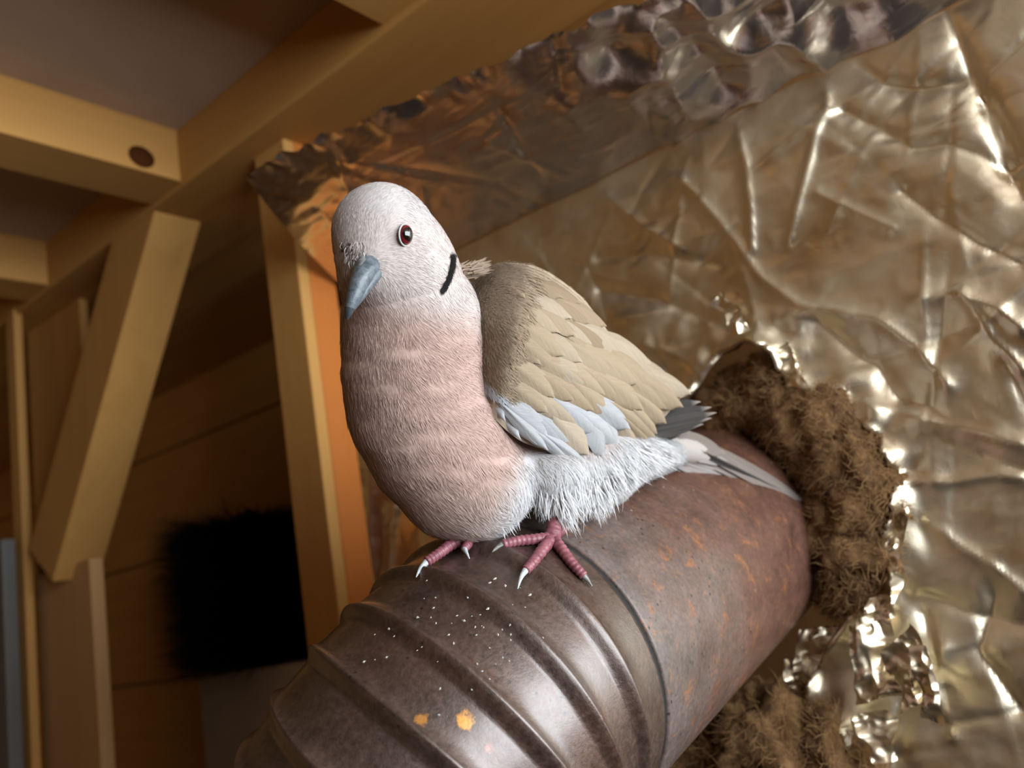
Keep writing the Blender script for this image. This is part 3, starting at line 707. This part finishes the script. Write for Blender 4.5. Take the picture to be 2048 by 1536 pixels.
def with_mat(me, mat):
    key = me.name + '_' + mat.name
    if key in bpy.data.meshes: return bpy.data.meshes[key]
    c = me.copy(); c.name = key; c.materials.clear(); c.materials.append(mat); return c
def put_feather(name, base, d, nrm, L, Wd, me, mat, parent, lift=0.0):
    """base, direction and normal in camera space"""
    d = d / np.linalg.norm(d); d = d + nrm * lift / np.linalg.norm(nrm); d /= np.linalg.norm(d)
    nrm = nrm - d * (d @ nrm); nrm /= np.linalg.norm(nrm); s = np.cross(nrm, d)
    b = W(base); d = M @ d; s = M @ s; nrm = M @ nrm
    # camera axes are mirrored, keep the frame right-handed in the room
    s = np.cross(nrm, d)
    o = link(name, with_mat(me, mat), None, parent)
    o.matrix_basis = Matrix(((d[0] * L, s[0] * Wd, nrm[0] * L, b[0]), (d[1] * L, s[1] * Wd, nrm[1] * L, b[1]), (d[2] * L, s[2] * Wd, nrm[2] * L, b[2]), (0, 0, 0, 1)))
    return o
# wing surface between its upper and lower outline
Tc = np.array([(930, 575), (985, 530), (1050, 528), (1100, 546), (1160, 591), (1200, 640), (1235, 686), (1290, 726), (1332, 758), (1368, 788)], float)
Bc = np.array([(935, 690), (950, 775), (985, 832), (1035, 878), (1090, 900), (1140, 913), (1200, 903), (1232, 899), (1262, 893), (1288, 884)], float)
def curve(C, s):
    x = s * (len(C) - 1); i = np.clip(x.astype(int), 0, len(C) - 2); f = (x - i)[..., None]; E = np.concatenate([[2 * C[0] - C[1]], C, [2 * C[-1] - C[-2]]])
    a, b, c, d = E[i], E[i + 1], E[i + 2], E[i + 3]
    return .5 * (2 * b + (c - a) * f + (2 * a - 5 * b + 4 * c - d) * f ** 2 + (3 * b - a - 3 * c + d) * f ** 3)
sw_, tw_ = np.meshgrid(np.linspace(0, 1, 90), np.linspace(0, 1, 60), indexing='ij')
uv = curve(Tc, sw_) * (1 - tw_)[..., None] + curve(Bc, sw_) * tw_[..., None]
dep = .345 + .095 * sw_ ** 1.75 + .034 * np.clip(.5 - tw_, 0, 1) ** 2 * 4 * (1 - .5 * sw_) + .004 * np.clip(tw_ - .6, 0, 1) ** 2 * 6 + .034 * (np.clip(.24 - sw_, 0, 1) / .24) ** 1.3
WG = np.stack([(uv[..., 0] - 1024) / F * dep, -(uv[..., 1] - 768) / F * dep, dep], -1)
wgn = np.cross(np.gradient(WG, axis=0), np.gradient(WG, axis=1)); wgn /= np.linalg.norm(wgn, axis=-1)[..., None]
if wgn[45, 30, 2] > 0: wgn = -wgn
wuv = uv.reshape(-1, 2); wpt = WG.reshape(-1, 3); wnn = wgn.reshape(-1, 3)
def wing_at(u, v):
    k_ = np.argmin((wuv[:, 0] - u) ** 2 + (wuv[:, 1] - v) ** 2); p = wpt[k_]
    return cam(u, v, p[2]), wnn[k_]
# closed wing body: the surface and a back side 7 mm behind it
nW = WG.shape[0] * WG.shape[1]
thick = .009 * np.sin(np.pi * np.clip(tw_, 0, 1)) ** .5 * np.sin(np.pi * np.clip(sw_ * .96 + .02, 0, 1)) ** .4
back = WG - wgn * thick[..., None]
Vw2 = np.concatenate([W(WG.reshape(-1, 3)), W(back.reshape(-1, 3))]); gq = grid_faces(90, 60)
k = NT('wing_down'); k.set(Base_Color=(.36, .28, .20, 1), Roughness=.85); k.bump(k.noise(k.coord('Object'), 500, 4), .5, .0008)
wing = link('wing', np_mesh('wing', Vw2, np.concatenate([gq, gq[:, ::-1] + nW])), k.m, dove); wing['label'] = 'folded wing of overlapping tan and grey feathers'
outline = [tuple(p) for p in curve(Tc, np.linspace(0, 1, 40))] + [tuple(p) for p in curve(Bc, np.linspace(1, 0, 40))]
def idir(du, dv, P):  # image direction -> camera-space direction along the receding wing
    return np.array([du, -dv, .30 * du])
# dark flight feathers, lowest layer
for k, (bu, bv, tu, tv, wd_) in enumerate([(1240, 835, 1402, 803, 34), (1236, 852, 1424, 814, 32), (1230, 866, 1434, 825, 30), (1226, 878, 1424, 836, 28), (1222, 888, 1408, 848, 26), (1218, 896, 1370, 867, 22), (1212, 901, 1330, 883, 18)]):
    d0 = .428 - .0010 * k; d1 = .462 - .0010 * k; A = cam(bu, bv, d0); B = cam(tu, tv, d1)
    nn = np.array([.45, .12, -.9]); nn /= np.linalg.norm(nn)
    put_feather('flight_feather', A, B - A, nn, np.linalg.norm(B - A), wd_ * .44 / F, f_long[k % 2], m_fd, wing)
# coverts in overlapping rows
e1 = np.array([.80, .60]); e2 = np.array([-.60, .80]); org = np.array([955., 560.])
q = 18.0; row = 0
while q < 560:
    f01 = min(1, q / 430); L = 62 + 80 * f01; wd_ = 42 + 28 * f01
    for r_ in np.arange(-260, 360, wd_ * .66):
        rr = r_ + (row % 2) * wd_ * .31 + rng.normal(0, 3); tip = org + e1 * (q + rng.normal(0, 4)) + e2 * rr
        if not poly_in(np.array([tip[0]]), np.array([tip[1]]), outline)[0]: continue
        if tip[0] > 1366: continue
        if tip[0] < 1042 or (tip[0] < 1160 and tip[1] - np.interp(tip[0], Tc[:, 0], Tc[:, 1]) < 22): continue
        # direction turns from downward at the front edge to rearward at the tip
        low = np.interp(tip[0], Bc[:, 0], Bc[:, 1]) - tip[1]; hi = tip[1] - np.interp(tip[0], Tc[:, 0], Tc[:, 1])
        an = math.atan2(.60, .80) + .30 * (1 - f01) * np.clip(1 - low / 200, 0, 1) - .12 * np.clip(1 - hi / 80, 0, 1) + rng.normal(0, .05)
        du, dv = math.cos(an), math.sin(an)
        bu, bv = tip[0] - du * L, tip[1] - dv * L
        Pt, Nt = wing_at(*tip); Pb, Nb = wing_at(max(bu, 940), bv) if poly_in(np.array([bu]), np.array([bv]), outline)[0] else (None, None)
        if Pb is None and tip[0] < 1070: continue
        if Pb is None: Pb = Pt - idir(du, dv, Pt) / np.linalg.norm([du, dv]) * PXR(L, Pt[2]); Nb = Nt
        nn = Nt + Nb; nn /= np.linalg.norm(nn)
        Pt = Pt + Nt * .0016
        mat = m_ft if rng.uniform() < .6 else m_fm
        if hi < 60 and tip[0] < 1240: mat = m_fb
        if low < 48 + 14 * rng.uniform() and 975 < tip[0] < 1258: mat = m_fg
        put_feather('covert_feather', Pb, Pt - Pb, nn, np.linalg.norm(Pt - Pb) * 1.03, PXR(wd_, Pt[2]), f_round[int(rng.integers(3))], mat, wing, .03)
    q += 25 + 18 * f01; row += 1
# single feathers that stand out in the photograph: (base, tip, width px, material)
for bu, bv, tu, tv, wd_, mat, lf in [
    (1085, 815, 1165, 902, 66, m_fm, .10), (1165, 820, 1195, 908, 54, m_fg, .08), (1190, 815, 1225, 900, 44, m_fg, .09), (1210, 815, 1262, 893, 40, m_fm, .08),
    (952, 735, 1008, 838, 38, m_fg, .06), (960, 765, 1036, 872, 38, m_fg, .08), (985, 790, 1065, 880, 34, m_fg, .10), (1000, 805, 1085, 892, 34, m_fg, .09), (1030, 830, 1130, 915, 34, m_fg, .06), (1060, 850, 1160, 920, 30, m_fg, .05),
    (1240, 745, 1350, 812, 60, m_ft, .05), (1235, 770, 1318, 838, 58, m_ft, .06), (1225, 790, 1300, 858, 52, m_ft, .06), (1270, 745, 1368, 790, 52, m_fm, .03), (1200, 800, 1290, 885, 48, m_ft, .06),
    (1190, 690, 1285, 762, 56, m_ft, .05)]:
    Pb, Nb = wing_at(bu, bv); Pt, Nt = wing_at(tu, tv); Pt = Pt + Nt * .0026; Pb = Pb + Nb * .0008
    put_feather('covert_feather', Pb, Pt - Pb, Nb + Nt, np.linalg.norm(Pt - Pb) * 1.03, PXR(wd_, Pt[2]), f_round[0], mat, wing, lf * .4)
# fluff over the shoulder where wing and back feathers are hair-like
nF = 34000; ss = rng.uniform(.0, .50, nF); tf = rng.uniform(.02, .9, nF); pk = rng.uniform(0, 1, nF) > (ss / .50) ** 1.1; ss, tf = ss[pk], tf[pk]
fi = (ss * 89).astype(int); fj = (tf * 59).astype(int); FP = WG[fi, fj] + wgn[fi, fj] * .0011; FN = wgn[fi, fj]; nF = len(FP)
an = .75 + rng.normal(0, .22, nF); fd = np.stack([np.cos(an), -np.sin(an), .25 * np.cos(an)], 1)
gy = (tf > .84)[:, None]
fc = np.where(gy, np.array([.5, .52, .56]), np.array([.33, .25, .17])) * (1 + rng.normal(0, .10, nF))[:, None]
strands('shoulder_barbs', W(FP), FN @ M.T, fd @ M.T, rng.uniform(.002, .0042, nF), np.full(nF, .0002), .14, np.clip(fc, 0, 1), .08, 21, m_plum, wing)
# the small tuft on the back behind the collar
nB = 420; bu = rng.uniform(905, 950, nB); bv = 548 - (bu - 905) * .18 + rng.normal(0, 6, nB); TP = np.stack([(bu - 1024) / F, -(bv - 768) / F, np.ones(nB)], 1) * rng.normal(.3735, .0015, nB)[:, None]
TD = np.tile([.95, .30, .3], (nB, 1)) + rng.normal(0, .14, (nB, 3)); TN = np.tile([.1, .35, -.93], (nB, 1))
strands('back_tuft', W(TP), TN @ M.T, TD @ M.T, rng.uniform(.005, .0085, nB), np.full(nB, .0007), .0, np.clip(np.array([.33, .245, .18]) * (1 + rng.normal(0, .08, nB))[:, None], 0, 1), .05, 55, m_plum, dove)

# ---- tail
tail = empty('tmp_tail', (0, 0, 0)); bpy.data.objects.remove(tail)
k = NT('tail_core'); k.set(Base_Color=(.42, .38, .35, 1), Roughness=.85)
core = np.array([cam(1310, 892, .466), cam(1380, 902, .476), cam(1430, 920, .486)])
V, Fc = tube(W(core), [PXR(36, .45), PXR(28, .46), PXR(12, .47)], 14); tailo = link('tail', mesh('tail', V, Fc, True), k.m, dove)
tail_f = [((1352, 866, .470), (1618, 1006, .520), 62, m_tg, (.25, .60, -.75)), ((1345, 880, .469), (1608, 1003, .519), 58, m_tg, (.28, .5, -.8)), ((1340, 908, .468), (1600, 1004, .518), 52, m_tw, (.3, .25, -.9)), ((1330, 914, .466), (1560, 992, .512), 46, m_tw, (.3, .2, -.93)),
          ((1385, 898, .471), (1598, 999, .516), 22, m_fd, (.3, .4, -.85)), ((1345, 885, .466), (1462, 918, .488), 60, m_tw, (.3, .4, -.85)), ((1355, 868, .466), (1450, 905, .486), 52, m_tg, (.3, .6, -.75))]
for k, (a_, b_, wd_, mat, nn) in enumerate(tail_f):
    A, B = cam(*a_), cam(*b_); put_feather('tail_feather', A, B - A, np.array(nn) / np.linalg.norm(nn), np.linalg.norm(B - A), PXR(wd_, .47), f_long[k % 2], mat, tailo)

# ---- eye
ep = surf(810, 470); en = body_grad(ep[None])[0]
ex = np.array([.20, .97, 0]); 
nrm = en + np.array([.75, .02, .1]); nrm /= np.linalg.norm(nrm)
upv = ex - nrm * (ex @ nrm); upv /= np.linalg.norm(upv); sdv = np.cross(upv, nrm)
def dome(rx, ry, hgt, lift, nr_=10, ns_=28):
    V = []; 
    for i in range(nr_ + 1):
        a_ = i / nr_ * np.pi / 2
        for j in range(ns_):
            t_ = 2 * np.pi * j / ns_
            V.append(ep + nrm * (hgt * np.cos(a_) + lift) + np.sin(a_) * (sdv * rx * np.cos(t_) + upv * ry * np.sin(t_)))
    return np_mesh('dome', W(np.array(V)), grid_faces(nr_ + 1, ns_, True))
e_ry = PXR(21, .33); e_rx = e_ry * .80
k = NT('eye'); gm = k.n('ShaderNodeNewGeometry'); vm = k.n('ShaderNodeVectorMath', operation='DISTANCE'); k.l(gm.outputs['Position'], vm.inputs[0])
vm.inputs[1].default_value = W(ep + nrm * .0012)
ms = k.n('ShaderNodeMath', operation='MULTIPLY'); ms.inputs[1].default_value = 150; k.l(vm.outputs['Value'], ms.inputs[0])
k.color(k.ramp(ms.outputs[0], [(.0, (.004, .004, .004)), (.0027 * 150, (.004, .004, .004)), (.0029 * 150, (.12, .010, .012)), (.0034 * 150, (.16, .016, .018)), (.0040 * 150, (.02, .006, .006))]))
k.set(Roughness=.06, Coat_Weight=.6)
eye = link('eye', dome(e_rx, e_ry, .0027, .0001), k.m, dove); eye['label'] = 'dark red eye with a black pupil'
V = []
for i in range(12):
    b_ = 2 * np.pi * i / 12
    for j in range(32):
        t_ = 2 * np.pi * j / 32; dr = sdv * np.cos(t_) * 1.0 + upv * np.sin(t_)
        cc = ep + sdv * e_rx * 1.03 * np.cos(t_) + upv * e_ry * 1.03 * np.sin(t_)
        V.append(cc + dr * .0004 * np.cos(b_) + nrm * (.00035 * np.sin(b_) + .0001))
k2 = NT('eye_ring'); k2.set(Base_Color=(.42, .42, .42, 1), Roughness=.7)
link('eye_ring', np_mesh('eye_ring', W(np.array(V)), np.concatenate([grid_faces(12, 32, True), np.array([[11 * 32 + j, 11 * 32 + (j + 1) % 32, (j + 1) % 32, j] for j in range(32)])])), k2.m, eye)

# ---- beak
def beak_loft(rows, sag):
    V = []; n_ = 16
    for (u, v, d, hw, hh) in rows:
        c = cam(u, v, d); t_ = np.linspace(0, 2 * np.pi, n_, endpoint=False)
        ax = np.array([.93, -.25, .28]); az = np.array([.30, .10, -.95])
        for t in t_: V.append(c + ax * PXR(hw, d) * .86 * np.cos(t) + az * PXR(hh, d) * np.sin(t) * (1.0 if np.sin(t) > 0 else sag))
    return np_mesh('beak', W(np.array(V)), np.concatenate([grid_faces(len(rows), n_, True)]))
def horn(name, c1, c2):
    k = NT(name); v = k.coord('Object'); g = k.noise(v, 420, 5, .7, .6); k.color(k.ramp(g, [(.3, c1), (.7, c2)])); k.set(Roughness=.35); k.bump(g, .5, .0006); return k.m
m_beak = horn('beak_horn', (.045, .058, .072, 1), (.17, .205, .235, 1)); m_beakd = horn('beak_tip', (.03, .035, .04, 1), (.07, .08, .09, 1))
hd_d = surf(735, 530)[2]
beak = link('beak', beak_loft([(744, 515, hd_d + .005, 30, 26), (736, 530, hd_d + .0015, 30, 30), (728, 545, hd_d - .001, 27, 32), (720, 562, hd_d - .004, 24, 28), (713, 580, hd_d - .006, 21, 22), (707, 597, hd_d - .0075, 18, 18), (701, 613, hd_d - .0085, 13, 14), (697, 626, hd_d - .009, 9, 9), (694, 636, hd_d - .009, 4, 4), (693, 638, hd_d - .009, .6, .6)], .7), m_beak, dove)
link('beak_tip', beak_loft([(699.5, 617, hd_d - .0087, 12.6, 13.4), (697, 626, hd_d - .0091, 9.6, 9.6), (694, 636.5, hd_d - .0091, 4.8, 4.8), (693, 640, hd_d - .009, .6, .6)], .9), m_beakd, beak)
link('lower_bill', beak_loft([(757, 530, hd_d + .006, 20, 20), (748, 548, hd_d + .002, 20, 20), (735, 568, hd_d - .001, 17, 16), (722, 590, hd_d - .0045, 13, 12), (709, 612, hd_d - .007, 8, 8), (700, 628, hd_d - .0085, 3, 3)], .8), m_beak, beak)
# nostril swelling and the ragged pale tufts on the forehead
link('nostril_cere', beak_loft([(730, 512, hd_d + .001, 7, 7), (727, 522, hd_d - .0016, 13, 13), (723, 536, hd_d - .0032, 13, 13), (719, 549, hd_d - .0042, 9, 9), (717, 556, hd_d - .0044, 2, 2)], .8), horn('cere', (.07, .075, .08, 1), (.26, .27, .28, 1)), beak)
nT = 190; tv = rng.uniform(484, 528, nT); tu = rng.normal(0, 9, nT) + 704 + (tv - 484) * .45; TP = surf(tu, tv); okt = (np.abs(body_sd(TP)) < 2e-4) & (TP[:, 2] < .6); TP = TP[okt]; nT = len(TP); TN = body_grad(TP)
tcv = np.where((rng.uniform(0, 1, nT) < .25)[:, None], np.array([.10, .07, .06]), np.array([.66, .62, .60]))
strands('forehead_tufts', W(TP + TN * .0005), TN @ M.T, np.tile(np.array([.05, -1, 0]) @ M.T, (nT, 1)) + rng.normal(0, .25, (nT, 3)), rng.uniform(.002, .0042, nT), np.full(nT, .00035), .35, tcv, .2, 31, m_plum, dove)
k = NT('bare_skin'); k.set(Base_Color=(.06, .03, .025, 1), Roughness=.7)
for (a_, b_, r_) in [(684, 491, 5), (701, 491, 5), (686, 500, 4)]:
    p = surf(a_, b_); bm = bmesh.new(); bmesh.ops.create_icosphere(bm, subdivisions=2, radius=PXR(r_, p[2]), matrix=Matrix.Translation(Vector(W(p)))); me = bpy.data.meshes.new('bare_spot'); bm.to_mesh(me); bm.free(); link('bare_spot', me, k.m, dove)

# ---- legs and feet
def leg_mat():
    k = NT('leg_scale'); v = k.coord('Object'); g = k.noise(v, 260, 4, .6)
    k.color(k.ramp(g, [(.3, (.15, .040, .055, 1)), (.75, (.34, .125, .145, 1))])); k.set(Roughness=.42); k.bump(k.noise(v, 700, 3), .4, .0006); return k.m
m_leg = leg_mat(); m_claw = horn('claw', (.10, .10, .10, 1), (.30, .29, .27, 1)); m_clawp = horn('claw_pale', (.35, .38, .40, 1), (.58, .62, .64, 1))
def on_pipe(u, v, lift):
    P = pipe_hit(u, v); return P + pipe_n(P) * lift
def toe(parent, pts, r0, r1, claw, cm):
    n_ = len(pts); rr = np.linspace(r0, r1, n_); P = []
    for i, q_ in enumerate(pts): P.append(on_pipe(q_[0], q_[1], PXR(rr[i], .36) * .9) if i else None)
    j = pts[0]; P[0] = np.array(j[2]) if len(j) > 2 else on_pipe(j[0], j[1], PXR(r0, .36) * 1.3)
    V, Fc = tube(W(np.array(P)), [PXR(r, .36) for r in rr], 14, .09, 3.5 * (n_ - 1))
    o = link('toe', mesh('toe', V, Fc, True), m_leg, parent)
    C = [P[-1]] + [on_pipe(u, v, PXR(2.2, .36)) for u, v in claw]; C[1] = C[1] + pipe_n(C[1]) * PXR(4, .36)
    V, Fc = tube(W(np.array(C)), [PXR(r, .36) for r in np.linspace(r1 * .75, 1.2, len(C))], 10)
    link('claw', mesh('claw', V, Fc, True), cm, o)
def leg(top, joint, jl, toes, name='leg'):
    J = on_pipe(joint[0], joint[1], jl); T0 = cam(*top)
    mid = (T0 + J) / 2
    V, Fc = tube(W(np.array([T0 + np.array([0, .012, .002]), T0, mid, J])), [PXR(r, .37) for r in (17, 15.5, 14.5, 17)], 16, .03, 9)
    lg = link(name, mesh(name, V, Fc, True), m_leg, dove)
    for pts, r0, r1, claw, cm in toes:
        toe(lg, [(0, 0, tuple(J - pipe_n(J) * .0006))] + pts, r0, r1, claw, cm)
leg((1113, 1022, .3745), (1103, 1084), PXR(14, .37), [
    ([(1070, 1087), (1036, 1090), (1006, 1096)], 12, 9.5, [(994, 1101), (984, 1106)], m_claw),
    ([(1083, 1108), (1065, 1131), (1050, 1147)], 13, 9.5, [(1041, 1160), (1035, 1179)], m_clawp),
    ([(1122, 1108), (1142, 1134), (1164, 1157)], 12, 9.0, [(1173, 1165), (1183, 1174)], m_claw),
    ([(1118, 1072), (1128, 1064)], 10, 8, [(1134, 1062), (1138, 1061)], m_claw)])
leg((972, 1050, .379), (936, 1082), PXR(13, .37), [
    ([(905, 1099), (880, 1116), (857, 1131)], 13, 10, [(843, 1143), (833, 1156)], m_clawp),
    ([(938, 1094), (930, 1104)], 11, 8, [(934, 1111), (939, 1119)], m_clawp),
    ([(960, 1072), (985, 1066)], 10, 7, [(993, 1064), (998, 1063)], m_claw)])
# long loose down of thigh and vent
FP, FD, FL = [], [], []
for (bu, bv, tu, tv, d0, n_) in [(1075, 975, 1068, 1022, .374, 90), (1088, 985, 1086, 1032, .372, 90), (1122, 985, 1150, 1060, .371, 110), (1118, 985, 1134, 1052, .370, 90), (1100, 980, 1096, 1028, .371, 90), (1185, 975, 1200, 1034, .384, 160), (1205, 970, 1218, 1020, .386, 140), (1165, 975, 1168, 1030, .381, 160),
                                 (1225, 950, 1248, 990, .394, 130), (1245, 935, 1272, 972, .400, 120), (1262, 920, 1296, 955, .408, 110), (1280, 902, 1342, 940, .414, 30), (1290, 900, 1354, 934, .418, 30), (1275, 910, 1320, 945, .410, 60), (1145, 965, 1150, 1020, .378, 130), (1015, 1000, 1034, 1046, .366, 80), (1000, 1015, 1022, 1058, .366, 80), (1040, 960, 1060, 1012, .370, 110), (1310, 895, 1362, 920, .432, 60)]:
    A = cam(bu, bv, d0); B = cam(tu, tv, d0 + .001); L_ = np.linalg.norm(B - A)
    j_ = rng.normal(0, 1, (n_, 3)) * np.array([.0016, .0022, .0012]); FP.append(A + j_ + np.array([0, 0, -.0005])); FD.append((B - A) / L_ + rng.normal(0, .10, (n_, 3))); FL.append(L_ * rng.uniform(.65, 1.02, n_))
FP = np.concatenate(FP); FD = np.concatenate(FD); FL = np.concatenate(FL); FN = np.tile(np.array([.25, .1, -1.]) / 1.035, (len(FP), 1)) + rng.normal(0, .15, (len(FP), 3)); FN /= np.linalg.norm(FN, axis=1)[:, None]
strands('thigh_down', W(FP), FN @ M.T, FD @ M.T, FL, np.full(len(FP), .00042), .02, np.clip(np.array([.66, .66, .67]) * (1 + rng.normal(0, .05, len(FP)))[:, None], 0, 1), .07, 77, m_plum, body)

# pale crumbs lying on the elbow
cr = [(980, 1166), (1010, 1172), (1017, 1222), (1020, 1250), (1050, 1215), (1060, 1190), (960, 1230), (975, 1218), (935, 1196), (928, 1242), (835, 1235), (778, 1258), (720, 1385), (728, 1324), (990, 1158), (1040, 1176)]
cr += [(rng.normal(930, 90), rng.normal(1270, 60)) for _ in range(50)]
V, Fc = [], []
for (u, v) in cr:
    P = on_pipe(u, v, .0002); nn = pipe_n(P); e_ = np.cross(nn, rng.normal(0, 1, 3)); e_ /= np.linalg.norm(e_); g_ = np.cross(nn, e_); r_ = rng.uniform(.0002, .0005) * (1.5 if len(V) < 90 else 1); b_ = len(V)
    V += [P + e_ * r_ * 1.6, P + g_ * r_, P - e_ * r_ * 1.3, P - g_ * r_ * .8, P + nn * r_ * .8, P - nn * r_ * .8]
    for a_, c_ in ((0, 1), (1, 2), (2, 3), (3, 0)): Fc += [(b_ + a_, b_ + c_, b_ + 4), (b_ + c_, b_ + a_, b_ + 5)]
k = NT('crumb'); k.set(Base_Color=(.46, .44, .40, 1), Roughness=.9)
cb_ = link('crumbs', mesh('crumbs', W(np.array(V)), Fc), k.m); tag(cb_, 'tiny pale crumbs scattered on the pipe elbow', 'crumbs', None, 'stuff')
